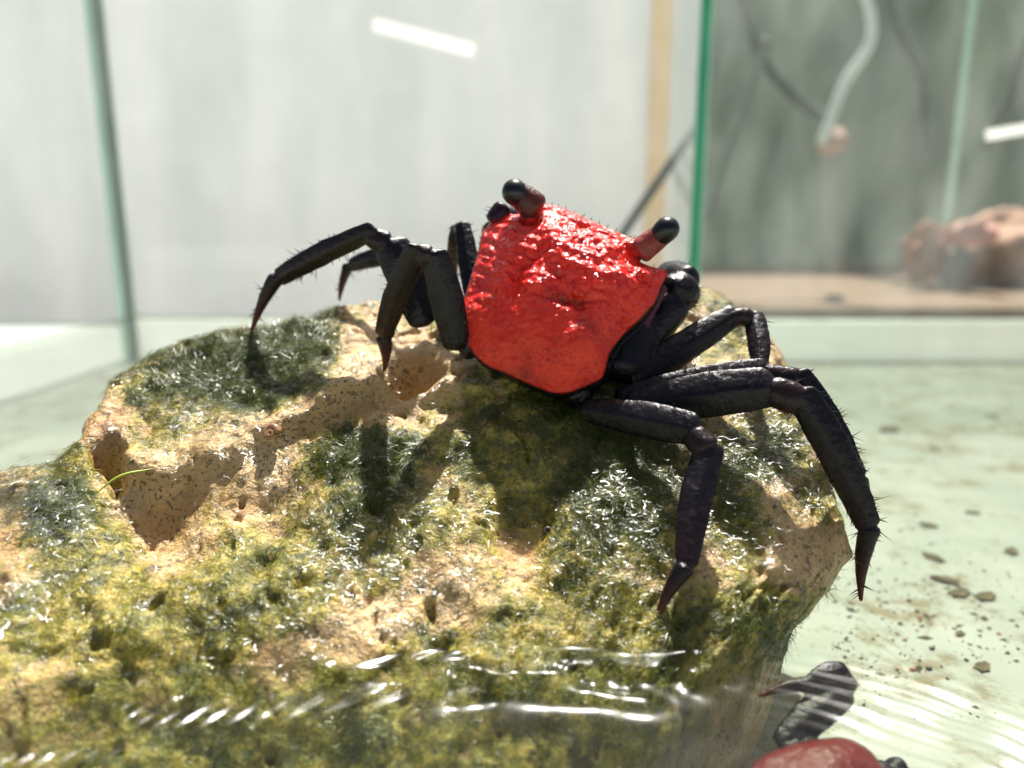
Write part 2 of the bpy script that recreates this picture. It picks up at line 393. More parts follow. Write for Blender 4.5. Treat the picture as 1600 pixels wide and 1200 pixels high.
# lumps, pits, pores
big = fbm(N3 * 1.1 + 3, 3) * 0.10
fine = fbm(N3 * 4.0 + 9, 3, 0.55) * 0.034 - np.clip(np.abs(fbm(N3 * 3.1 + 55, 3, 0.55)) * -1 + 0.20, 0, 1) * 0.06
rid = (1 - np.abs(fbm(N3 * 1.9 + 21, 2))) * 0.07
Z = Z + (big + fine + rid - 0.05) * np.clip(t * 2, 0, 1)
# overhanging rim of the upper shelf: a raised lip and a drop in front of it
RIM = np.array([P(*q)[:2] for q in [(150,738,8.9),(190,735,8.92),(250,742,8.85),(330,722,8.92),(420,682,9.08),(520,612,9.56),(580,594,9.72),(700,594,9.74),(760,600,9.7)]])
rimy = np.interp(XY[:, 0] + 0.05 * fbm(N3 * 3, 2), RIM[:, 0], RIM[:, 1]); dr = rimy - XY[:, 1] + 0.05 * fbm(N3 * 2.2 + 14, 3)
ends = np.clip((XY[:, 0] - RIM[0, 0]) / 0.3, 0, 1) * np.clip((RIM[-1, 0] - XY[:, 0]) / 0.5, 0, 1)
st_ = np.clip(dr / 0.10, 0, 1); st_ = st_ * st_ * (3 - 2 * st_)
Z = Z + ends * (0.07 * np.exp(-((dr + 0.06) / 0.12) ** 2) - 0.20 * st_ * np.exp(-(np.clip(dr, 0, 9) / 0.5) ** 2))
def sample(field, x, y):
    i = np.clip((np.asarray(x) - X0) / DX, 0, NX - 1.001); j = np.clip((np.asarray(y) - Y0) / DX, 0, NY - 1.001)
    i0 = i.astype(int) if hasattr(i, 'astype') else int(i); j0 = j.astype(int) if hasattr(j, 'astype') else int(j)
    u, v_ = i - i0, j - j0; g = field.reshape(NY, NX)
    return g[j0, i0] * (1-u) * (1-v_) + g[j0, i0+1] * u * (1-v_) + g[j0+1, i0] * (1-u) * v_ + g[j0+1, i0+1] * u * v_
def on_rock(px, py, field=None):
    field = Z if field is None else field
    Ys = np.arange(4.5, 14.5, 0.015)
    d = RT * ((px - 800) / F) + UP * (-(py - 600) / F) + FW
    pts = np.array([0, 0, CAM_H]) + d[None] * (Ys / d[1])[:, None]
    hz = sample(field, pts[:, 0], pts[:, 1]); k = np.nonzero(pts[:, 2] < hz)[0]
    return pts[k[0]] if len(k) else pts[np.argmin(pts[:, 2] - hz)]
Zb = Z.copy()
for (px, py, r, dep, pw) in [(640, 572, 0.36, 0.9, 3), (160, 690, 0.17, 0.8, 3), (168, 712, 0.17, 0.8, 3), (180, 735, 0.13, 0.45, 3), (245, 830, 0.34, 0.24, 2), (430, 795, 0.38, 0.22, 2), (690, 745, 0.35, 0.15, 2), (800, 805, 0.4, 0.22, 2), (560, 870, 0.2, 0.1, 2), (1130, 800, 0.25, 0.12, 2), (450, 1040, 0.14, 0.2, 2)]:
    c0 = on_rock(px, py, Zb)
    r2 = np.hypot(XY[:, 0] - c0[0], XY[:, 1] - c0[1]) / r
    r2 = r2 * (1 + 0.18 * fbm(N3 * 2.5 + 40, 2))
    Z = Z - dep * np.exp(-r2 ** (pw * 1.3))
pores = np.clip(fbm(N3 * 5.5 + 77, 2) - 0.66, 0, 1) * 0.35 + np.clip(fbm(N3 * 12 + 7, 2) - 0.62, 0, 1) * 0.12
Z = Z - pores * np.clip(t * 2, 0, 1)
Zg = Z.reshape(NY, NX)
# normals
dzx = np.gradient(Zg, DX, axis=1); dzy = np.gradient(Zg, DX, axis=0)
Nn = np.stack([-dzx, -dzy, np.ones_like(Zg)], -1).reshape(-1, 3); Nn /= np.linalg.norm(Nn, axis=1)[:, None]
V = np.c_[XY, Z]
V = V + Nn * (fbm(V * 9 + 5, 3, 0.6) * 0.014)[:, None] + np.c_[fbm(V * 3 + 31, 2), fbm(V * 3 + 63, 2), np.zeros(len(V))] * (0.05 * np.clip(t * 2, 0, 1))[:, None]
under = np.clip((V[:, 0] - 0.6) / 2.0, 0, 1); under = under * under * (3 - 2 * under)
V[:, 0] -= under * (1.0 * np.clip(0.75 - V[:, 2], 0, 0.9) + 0.35 * np.clip(-0.15 - V[:, 2], 0, 2))      # the stone is undercut towards its foot
PX, PY = proj(V)

# algae cover painted where it grows on the stone
cover = np.full(len(V), 0.43); darkg = np.full(len(V), 0.10)
for (px, py, r, wc, wd) in [(430,540,70,.5,.95),(300,575,75,.5,1.),(500,510,60,.4,.9),(200,590,60,.3,.5),(400,600,60,.5,.6),(500,600,50,.5,.7),(450,630,40,.5,.7),(350,690,60,.5,.7),(280,705,45,.5,.7),(110,700,45,.5,.8),
        (560,690,70,.4,.7),(600,720,60,.4,.6),(620,810,110,.5,.30),(480,860,100,.5,.35),(400,910,80,.5,.3),(280,1000,110,.6,.15),(120,800,70,.5,.6),(150,910,80,.5,.4),(60,960,80,.5,.2),
        (900,650,110,.5,.8),(1000,700,80,.5,.75),(920,760,80,.5,.55),(1000,850,70,.5,.5),(1150,740,70,.5,.6),(1220,690,50,.4,.5),(1130,860,70,.3,.25),(1080,960,60,.4,.4),(1180,960,50,.4,.45),(880,860,40,.4,.4),
        (700,690,70,.4,.4),(760,720,60,.4,.35),(1150,480,60,.5,.3),(900,1000,120,.4,.2),(700,1100,200,.6,.25),(300,1150,200,.6,.2),(1000,1120,100,.6,.4),(380,1160,90,.4,.5),
        (1260,960,60,.3,.3),(1200,1020,60,.3,.3),(1290,760,50,.3,.3),(230,830,50,.35,.15),(420,760,60,.3,.1),(600,545,30,-.5,-.4),(165,705,40,-.6,-1.),(640,575,45,-.5,-1.),(190,745,40,-.6,-1.),(150,650,40,-.4,-.4),(330,640,40,-.3,-.4),(450,585,35,-.4,-.5),(630,590,55,-.7,-.5),(540,597,42,-.8,-.8),(480,640,36,-.8,-.8),(430,668,34,-.9,-.9),(370,695,36,-.9,-.9),(310,714,36,-.9,-.9),(250,730,36,-.8,-.8),(560,520,35,-.5,-.4),(440,790,80,-.45,-.3),(600,640,60,-.4,-.2),(400,750,50,-.4,-.3),(240,800,60,-.5,-.4),(250,860,50,-.5,-.4),
        (820,890,45,-.7,-.3),(1240,880,60,-.7,-.35),(1100,885,50,-.4,-.2),(560,985,90,-.6,-.3),(700,935,80,-.5,-.3),(400,1045,80,-.6,-.3),(250,1065,70,-.5,-.3),(1210,560,40,-.6,-.3),(1160,600,40,-.3,-.2),(1220,780,40,-.5,-.2),(690,770,50,-.4,-.3),(160,640,40,-.4,-.3),(30,890,50,-.6,-.3),(950,880,50,-.3,-.1)]:
    g = np.exp(-(((PX - px) ** 2 + (PY - py) ** 2) / (r * r)) ** 1.0)
    cover += wc * g; darkg += (wd * 0.72 if wd > 0 else wd) * g
nz = fbm(V * 2.2 + 11, 4, 0.6)
cover += 0.34 * fbm(V * 1.1 + 61, 2) + 0.22 * nz + 0.22 * fbm(V * 7 + 33, 3, 0.6); darkg += 0.14 + 0.25 * fbm(V * 1.3 + 17, 2) + 0.25 * fbm(V * 3.1 + 90, 4, 0.6) + 0.22 * fbm(V * 8 + 44, 3, 0.6)
cover = np.clip(cover, 0, 1); darkg = np.clip(darkg, 0, 1)
keep = (dist > -0.12)
fc = grid_faces(NY, NX)
fc = fc[keep[fc].all(1)]
used = np.unique(fc); remap = np.full(len(V), -1); remap[used] = np.arange(len(used))
rock = mesh_obj('rock', V[used], remap[fc], M_ROCK)
set_color(rock.data, 'algae', np.c_[cover, darkg, np.zeros(len(V)), np.ones(len(V))][used])
tag(rock, 'cream pitted limestone rock covered in green algae, half sunk in water', 'rock')

# algae strands on the rock
def strands(name, n, weight, lmin, lmax, wid, lift, seed, dark):
    r = np.random.default_rng(seed)
    vis = (PX > -120) & (PX < 1450) & (PY < 1330) & (dist > 0.02)
    pr = np.where(vis, weight, 0); pr /= pr.sum()
    idx = r.choice(len(V), n, p=pr)
    root = V[idx] + r.normal(0, DX * 0.4, (n, 3)) * [1, 1, 0]
    nn = Nn[idx]
    # lie of the strands: combed by water run-off, locally coherent, plus scatter
    flow = np.c_[fbm(V[idx] * 1.6 + 5, 2), fbm(V[idx] * 1.6 + 25, 2), np.zeros(n)] * 1.3 + nn * [1, 1, 0] * 0.9 + r.normal(0, 0.6, (n, 3))
    flow -= nn * (flow * nn).sum(1)[:, None]; flow /= np.linalg.norm(flow, axis=1)[:, None] + 1e-6
    L = r.uniform(lmin, lmax, n) * r.uniform(0.6, 1.2, n)
    side = np.cross(nn, flow); k = 4
    bend = r.normal(0, 0.5, n)[:, None]; up0 = (lift * r.uniform(0.3, 1.3, n))[:, None]
    VV = np.zeros((n, k * 2 - 1, 3))
    for q in range(k):
        s = q / (k - 1)
        c = root + L[:, None] * (flow * s + side * bend * s * s + nn * (up0 * (s - 0.75 * s * s) + 0.02 / L[:, None]))
        ww = wid * (1 - 0.6 * s) * r.uniform(0.7, 1.3, n)[:, None]
        if q < k - 1:
            VV[:, 2 * q] = c - side * ww - nn * ww * 0.3; VV[:, 2 * q + 1] = c + side * ww + nn * ww * 0.3
        else: VV[:, 2 * q] = c
    base = (np.arange(n) * (k * 2 - 1))[:, None]
    tri = []
    for q in range(k - 2):
        a = 2 * q
        tri += [[a, a + 1, a + 3], [a, a + 3, a + 2]]
    a = 2 * (k - 2); tri.append([a, a + 1, a + 2])
    faces = np.concatenate([base + np.array(tr_)[None] for tr_ in tri])
    o = mesh_obj(name, VV.reshape(-1, 3), faces, M_ALGAE)
    tn = r.uniform(0, 1, n)[:, None]; dk = np.clip(darkg[idx] * 1.1, 0, 1)[:, None]
    ca = np.array([0.20, 0.19, 0.015]) * (1 - tn) + np.array([0.54, 0.45, 0.07]) * tn
    cb = np.array([0.022, 0.040, 0.006]) * (1 - tn) + np.array([0.15, 0.19, 0.022]) * tn
    c = ca * (1 - dk) + cb * dk
    set_color(o.data, 'tint', np.repeat(np.c_[c, np.ones(n)], k * 2 - 1, axis=0))
    return o
al = strands('algae', 32000, np.clip(darkg - 0.26, 0, 1) ** 1.3, 0.06, 0.22, 0.0036, 0.26, 5, True)
tag(al, 'dark green thread algae growing in tufts on the rock', 'algae', kind='stuff')
al = strands('algae', 14000, np.clip(cover - 0.35, 0, 1) * np.clip(1.1 - darkg, 0, 1), 0.04, 0.16, 0.0030, 0.16, 6, False)
tag(al, 'yellow green fuzzy algae film on the lower face of the rock', 'algae', kind='stuff')

# films and beads of water hanging between the threads
def films(n, seed):
    r = np.random.default_rng(seed)
    wgt = np.full(len(V), 0.05)
    for (px, py, rr_, g_) in [(620,810,90,1),(500,850,80,1),(560,880,60,1),(330,640,90,.8),(470,560,80,.8),(320,590,70,.7),(350,700,60,.7),(1200,720,70,1.2),(1150,800,80,1.2),(1030,780,80,.9),(920,740,80,.7),(960,850,60,.8),(1220,800,40,1.2),(40,790,45,5),(90,820,30,3),(150,800,40,.6),(30,930,35,4),(300,900,50,.7),(420,980,50,.6),(330,1030,40,.5),(500,1000,40,.6),(700,690,60,.4),(1100,700,60,.6),(1180,640,40,.8)]:
        wgt += g_ * np.exp(-((PX - px) ** 2 + (PY - py) ** 2) / rr_ ** 2)
    vis = (PX > -100) & (PX < 1400) & (PY < 1060) & (dist > 0.1)
    pr = np.where(vis, wgt, 0); pr /= pr.sum()
    idx = r.choice(len(V), n, p=pr); K = 9; VV = np.zeros((n, K, 3, 3))
    nn = Nn[idx]
    up = np.array([0, 0, 1.0]) * 0.75 + nn * 0.35 + r.normal(0, 0.16, (n, 3)); up /= np.linalg.norm(up, axis=1)[:, None]
    an = r.normal(0, 0.8, n); tdir = np.c_[np.cos(an), np.sin(an), np.zeros(n)]
    tdir -= up * (tdir * up).sum(1)[:, None]; tdir /= np.linalg.norm(tdir, axis=1)[:, None]
    L = r.gamma(2.0, 0.045, n) + 0.03; wd = r.uniform(0.006, 0.022, n) * np.where(PX[idx] < 130, 1.6, 1.0)
    c = V[idx] + nn * 0.03; turn = r.normal(0, 2.2, n); wig = r.uniform(0, 6.28, n)
    for q in range(K):
        a_ = (turn * (q / K - 0.5) + 0.7 * np.sin(wig + q * 1.1))[:, None]
        sd_ = np.cross(up, tdir); t2 = tdir * np.cos(a_) + sd_ * np.sin(a_); s2 = np.cross(up, t2)
        if q: c = c + t2 * (L / (K - 1))[:, None]
        ww = (wd * (0.25 + 0.75 * math.sin(math.pi * (q + 0.4) / (K - 0.2))))[:, None]
        VV[:, q, 0] = c - s2 * ww; VV[:, q, 1] = c + up * ww * 0.22; VV[:, q, 2] = c + s2 * ww
    base = np.arange(n)[:, None, None] * (K * 3); fq = grid_faces(K, 3)
    faces = (base + fq[None]).reshape(-1, 4)
    return mesh_obj('water_film', VV.reshape(-1, 3), faces, M_FILM)
tag(films(13000, 21), 'glistening beads and films of water caught in the algae', 'water film', kind='stuff')

# ------------------------------------------------------------------ water
def axis(segs):
    out = []
    for a, b, d in segs: out += list(np.arange(a, b - 1e-6, d))
    return np.array(out + [segs[-1][1]])
SHX = lambda x: x + 0.75 * np.clip((x - 0.6) / 2.0, 0, 1)
wx = axis([(XL + 0.01, -9.5, 0.5), (-9.5, 7.5, 0.04), (7.5, 14, 0.15), (14, XR, 0.6)])
wy = axis([(YF, 4.4, 0.4), (4.4, 12.5, 0.035), (12.5, 18, 0.12), (18, YB - 0.6, 0.4), (YB - 0.6, YB - 0.01, 0.04)])
WX, WY = np.meshgrid(wx, wy); wn = np.c_[WX.ravel(), WY.ravel(), np.zeros(WX.size)]
zr = np.where((wn[:, 0] > X0) & (wn[:, 0] < X1 - .1) & (wn[:, 1] > Y0) & (wn[:, 1] < Y1 - .1), sample(Z, SHX(wn[:, 0]), wn[:, 1]), FLOOR)
dout = -poly_dist(wn[:, :2])
wz = 0.012 * fbm(wn * 0.8 + 2, 2) + 0.003 * fbm(wn * 3.0, 2)
zs = np.clip(zr, -1.2, 0.05)
wz += 0.20 * np.exp((zs - 0.05) / 0.16) * (1 + 0.25 * fbm(wn * 1.5 + 8, 2))            # film creeping up the stone
ph = zs + 0.03 * fbm(wn * 0.7 + 60, 2)
saw = np.sin(2 * np.pi / 0.22 * 0.8 * (wn[:, 1] - 0.30 * wn[:, 0] + 0.176 * wn[:, 0] ** 2) + 1.1 * fbm(wn * 0.9 + 71, 2))
for pts_, hh, sg in [([(470,1022),(510,1060),(640,1054),(780,1050),(900,1048),(1020,1052),(1110,1060),(1200,1066)], 0.056, 0.11), ([(170,1105),(230,1128),(330,1120),(450,1108),(560,1096),(700,1088),(850,1088),(960,1100),(1050,1106)], 0.060, 0.12), ([(-150,1196),(0,1190),(120,1180),(245,1168)], 0.06, 0.11)]:
    W_ = np.array([PZ(x, y, 0)[:2] for x, y in pts_]); W_ = spline(W_, 60)
    yy = np.interp(wn[:, 0], W_[:, 0], W_[:, 1]); e_ = np.clip((wn[:, 0] - W_[0, 0]) / 0.25, 0, 1) * np.clip((W_[-1, 0] - wn[:, 0]) / 0.25, 0, 1)
    d_ = (wn[:, 1] - yy + 0.025 * fbm(wn * 2.2 + 15, 2)) / sg
    wz += hh * e_ * np.exp(-d_ ** 2) * np.clip((wn[:, 0] + 1.2) / 1.2, 0.15, 1)                                                        # low waves running along the rock's foot
    wz += 0.0185 * e_ * np.exp(-(d_ / 1.1) ** 2) * saw * np.clip((0.6 - wn[:, 0]) / 1.2, 0.12, 1) * np.clip(1.0 + 0.6 * fbm(wn * 1.4 + 37, 2), 0.5, 1.5)
wz += 0.25 * np.exp((wn[:, 1] - YB) / 0.25) + 0.25 * np.exp((XL - wn[:, 0]) / 0.25)      # meniscus on the glass
# steep little waves running out from the rock's end
c0 = PZ(1490, 1135, 0); dx_, dy_ = wn[:, 0] - c0[0], wn[:, 1] - c0[1]
ww_ = 0.64 * dx_ + 0.77 * dy_ + 0.10 * (0.77 * dx_ - 0.64 * dy_) ** 2 + 0.05 * fbm(wn * 1.2 + 4, 2)
al_ = 0.77 * dx_ - 0.64 * dy_
wz += 0.026 * np.sin(ww_ * 2 * np.pi / 0.25 + 1.3 * fbm(wn * 2 + 3, 2)) * np.exp(-(np.clip(np.abs(ww_) - 0.3, 0, 9) / 0.45) ** 2 - (al_ / 1.3) ** 2)
c0 = PZ(1388, 1010, 0); dx_, dy_ = wn[:, 0] - c0[0], wn[:, 1] - c0[1]
wz += 0.012 * np.sin(dx_ * 2 * np.pi / 0.16 + dy_ * 12) * np.exp(-(dx_ / 0.16) ** 2 - (dy_ / 0.5) ** 2)
water = mesh_obj('water', np.c_[WX.ravel(), WY.ravel(), wz], grid_faces(len(wy), len(wx)), M_WATER)
tag(water, kind='structure')

# ------------------------------------------------------------------ crab builder
class Body:
    def __init__(self): self.v = []; self.f = []; self.p = []; self.m = []; self.n = 0; self.br = []
    def add(self, v, f, paint, mask):
        v = np.asarray(v); n = len(v)
        self.v.append(v); self.f += [tuple(i + self.n for i in q) for q in f]
        self.p.append(np.broadcast_to(np.asarray(paint, float), (n, 3))); self.m.append(np.broadcast_to(np.asarray(mask, float), (n, 3))); self.n += n

BLACK = np.array([0.0065, 0.006, 0.0075]); PURPLE = np.array([0.035, 0.010, 0.030]); TIP = np.array([0.16, 0.030, 0.020])
def segment(B, a, b, ra, rb, bulge=0.12, flat=0.68, paint=BLACK, paint_b=None, bend=0.0, bristle=0, seed=0, power=2.0):
    """one limb article from a to b: superelliptic section, swollen in the middle, rounded ends"""
    a, b = np.asarray(a, float), np.asarray(b, float); ax = b - a; L = np.linalg.norm(ax); ax = ax / L
    mid = (a + b) / 2; view = mid - np.array([0, 0, CAM_H]); view /= np.linalg.norm(view)
    w_ = np.cross(ax, view); w_ /= np.linalg.norm(w_); d_ = np.cross(w_, ax)
    if w_[2] < 0: w_ = -w_
    n = max(14, int(L / 0.035)); sd_ = 26; th = np.linspace(0, 2 * np.pi, sd_, endpoint=False)
    rows = []; paints = []
    r = np.random.default_rng(seed)
    ts = np.linspace(0, 1, n)
    for t_ in ts:
        cap = min(1, math.sqrt(max(0, 1 - (1 - min(t_ * L / (ra * 0.6), 1)) ** 2)), math.sqrt(max(0, 1 - (1 - min((1 - t_) * L / (rb * 0.6), 1)) ** 2)))
        rad = (ra * (1 - t_) + rb * t_) * (1 + bulge * math.sin(math.pi * t_)) * max(cap, 0.04)
        c = a + ax * L * t_ + w_ * bend * math.sin(math.pi * t_)
        cs, sn = np.cos(th), np.sin(th)
        ca = np.sign(cs) * np.abs(cs) ** (2 / power); sa = np.sign(sn) * np.abs(sn) ** (2 / power)
        rows.append(c + rad * (ca[:, None] * w_ + flat * sa[:, None] * d_))
        pb = paint if paint_b is None else paint * (1 - t_ ** 2) + paint_b * t_ ** 2
        paints.append(np.repeat(pb[None], sd_, 0))
        if bristle and 0.06 < t_ < 0.97:
            for _ in range(np.random.default_rng(seed * 91 + int(t_ * 1000)).poisson(bristle * 1.2 * L / n * (0.2 + 1.6 * (math.sin(t_ * 17 + seed) > -0.1)))):
                ang = (0 if r.random() < 0.5 else math.pi) + r.normal(0, 0.55)
                o_ = math.cos(ang) * w_ + flat * math.sin(ang) * d_
                dr = o_ / np.linalg.norm(o_) + ax * r.uniform(-0.1, 1.2) + r.normal(0, 0.25, 3)
                B.br.append((c + rad * o_ * 0.97, dr / np.linalg.norm(dr), 0.03 + r.gamma(2.0, 0.032)))
    v = np.concatenate(rows)
    v = v + (fbm(v * 7 + seed, 2) * 0.006)[:, None] * (v - np.repeat(a[None] + ax * ((v - a) @ ax)[:, None], 1, 0)) / max(ra, 0.05)
    f = [tuple(q) for q in grid_faces(n, sd_, True)] + [tuple(range(sd_ - 1, -1, -1)), tuple(range((n - 1) * sd_, n * sd_))]
    B.add(v, f, np.concatenate(paints), (0, 0.25, 0))

def px_r(p, w_px):    # half width in pixels -> cm at the point's distance
    return w_px * float((np.asarray(p) - np.array([0, 0, CAM_H])) @ FW) / F

def leg(B, pts, seed, tip_on=None, bristle=9):
    """pts: (px,py,Y,half width px) for: coxa, knee, propodus start, propodus end, tip"""
    p = [P(*q[:3]) for q in pts]; r = [px_r(p[i], pts[i][3]) for i in range(len(pts))]
    if tip_on is not None: p[4] = tip_on
    segment(B, p[0], p[1], r[0] * 0.8, r[1] * 0.88, 0.30, 0.50, BLACK, None, r[1] * 0.10, bristle * 0.8, seed, 1.35)
    segment(B, p[1] + (p[0] - p[1]) * 0.08, p[2] + (p[3] - p[2]) * 0.10, r[1] * 0.60, r[2] * 0.86, 0.16, 0.72, BLACK + TIP * 0.07, None, 0.0, 8, seed + 1, 1.9)
    segment(B, p[2], p[3], r[2] * 0.92, r[3] * 0.86, 0.28, 0.50, BLACK, BLACK + TIP * 0.06, r[2] * 0.22, bristle * 1.5, seed + 2, 1.35)
    d = p[4] - p[3]
    segment(B, p[3] - d * 0.08, p[4], r[3] * 0.80, 0.02, 0.05, 0.75, BLACK, TIP, r[3] * 0.25, bristle * 1.4, seed + 3)
    return p

def shell(B, centre, outline, Yf, H, thick, detail, push=1.0):
    """carapace dome over an outline (photograph pixels + ground distance function) and the body under it"""
    C = P(centre[0], centre[1], Yf(*centre)); O = np.array([P(x, y, Yf(x, y)) for x, y in outline])
    O = spline(np.vstack([O, O[:1]]), 361)[:-1]
    u, s_, vt = np.linalg.svd(O - O.mean(0)); N = vt[2]
    if N[1] > 0: N = -N
    n = len(O); rho = np.concatenate([np.linspace(0, 0.8, 60)[1:], np.linspace(0.8, 1, 26)[1:]])
    rows = [np.repeat(C[None] + N * H, n, 0)]; rr = [0]
    for q in rho:
        rows.append(C + q * (O - C) + N * H * (1 - q ** 2.6)); rr.append(q)
    V_ = np.concatenate(rows); R_ = np.repeat(rr, n)
    disp, paint, mask = detail(V_, R_)
    V_ = V_ + N * disp[:, None]
    k = len(rr)
    extra = [(1.012, -0.05), (1.005, -0.16), (0.985, -0.32), (0.93, -0.55), (0.82, -0.75), (0.6, -0.9), (0.3, -0.95), (0.02, -0.96)]
    E = []
    for a_, o_ in extra: E.append(C + a_ * (O - C) + N * o_ * thick)
    # dense sides so that the colour transfer stays crisp
    E = np.array([rows[-1]] + E); ee = []
    for i in range(len(E) - 1):
        for s2 in np.linspace(0, 1, 5)[1:]: ee.append(E[i] * (1 - s2) + E[i + 1] * s2)
    VE = np.concatenate(ee)
    allv = np.concatenate([V_, VE])
    pe = np.repeat(BLACK[None], len(VE), 0); me = np.repeat(np.array([[0, 0.3, 0]]), len(VE), 0)
    m_ = k + len(ee)
    f = [tuple(q) for q in grid_faces(m_, n, True)] + [tuple(range(n - 1, -1, -1)), tuple(range((m_ - 1) * n, m_ * n))]
    B.add(allv, f, np.vstack([paint, pe]), np.vstack([mask, me]))
    return C, N, O

def finish(B, name, voxel, lattice=True):
    me = bpy.data.meshes.new('tmp'); V_ = np.concatenate(B.v)
    me.from_pydata([tuple(q) for q in V_], [], B.f)
    o = bpy.data.objects.new('tmp', me); COL.objects.link(o)
    mod = o.modifiers.new('r', 'REMESH'); mod.mode = 'VOXEL'; mod.voxel_size = voxel; mod.adaptivity = 0.0
    sm = o.modifiers.new('s', 'SMOOTH'); sm.factor = 0.5; sm.iterations = 2
    dg = bpy.context.evaluated_depsgraph_get(); dg.update()
    m2 = bpy.data.meshes.new_from_object(o.evaluated_get(dg))
    bpy.data.objects.remove(o); bpy.data.meshes.remove(me)
    nv = len(m2.vertices); co = np.zeros(nv * 3); m2.vertices.foreach_get('co', co); co = co.reshape(-1, 3)
    kd = kdtree.KDTree(len(V_))
    for i, q in enumerate(V_): kd.insert(q, i)
    kd.balance()
    idx = np.array([kd.find(q)[1] for q in co])
    pa = np.concatenate(B.p)[idx]; mk = np.concatenate(B.m)[idx]
    # soften the transferred colours a little along the mesh edges
    ed = np.zeros(len(m2.edges) * 2, dtype=np.int32); m2.edges.foreach_get('vertices', ed); ed = ed.reshape(-1, 2)
    deg = np.bincount(ed.ravel(), minlength=nv)[:, None] + 1.0
    for _ in range(2):
        for arr in (pa, mk):
            acc = arr.copy(); np.add.at(acc, ed[:, 0], arr[ed[:, 1]]); np.add.at(acc, ed[:, 1], arr[ed[:, 0]]); arr[:] = acc / deg
    m2.vertices.foreach_set('co', (co * S).ravel())
    m2.materials.clear(); m2.materials.append(M_CRAB); m2.polygons.foreach_set('use_smooth', [True] * len(m2.polygons))
    m2.polygons.foreach_set('material_index', [0] * len(m2.polygons))
    m2.update()
    one = np.ones((nv, 1)); set_color(m2, 'paint', np.c_[pa, one]); set_color(m2, 'mask', np.c_[mk, one])
    m2.name = name
    o = bpy.data.objects.new(name, m2); COL.objects.link(o)
    if B.br:
        VV = []; FF = []
        for (c, d, L) in B.br:
            a_ = np.cross(d, [0.31, 0.5, 0.8]); a_ /= np.linalg.norm(a_); b_ = np.cross(d, a_); k = len(VV); rd = 0.0085
            VV += [c + rd * a_, c + rd * (-0.5 * a_ + 0.87 * b_), c + rd * (-0.5 * a_ - 0.87 * b_), c + d * L]
            FF += [(k, k + 1, k + 3), (k + 1, k + 2, k + 3), (k + 2, k, k + 3)]
        tag(mesh_obj('bristles', VV, FF, M_BRISTLE, o, smooth=False), kind='stuff')
    return o

def eyeball(parent, c, axis_, r, length):
    """cornea: rounded cap drawn out over the end of the stalk"""
    bm = bmesh.new(); bmesh.ops.create_uvsphere(bm, u_segments=28, v_segments=20, radius=1)
    ax = Vector(axis_).normalized(); q = ax.to_track_quat('Z', 'Y')
    vs = []
    for v_ in bm.verts:
        p_ = Vector((v_.co.x * r, v_.co.y * r, v_.co.z * (r if v_.co.z > 0 else length)))
        vs.append(np.array(c) + np.array(q @ p_))
    fs = [[v_.index for v_ in f_.verts] for f_ in bm.faces]; bm.free()
    return mesh_obj('eye', vs, fs, M_EYE, parent)

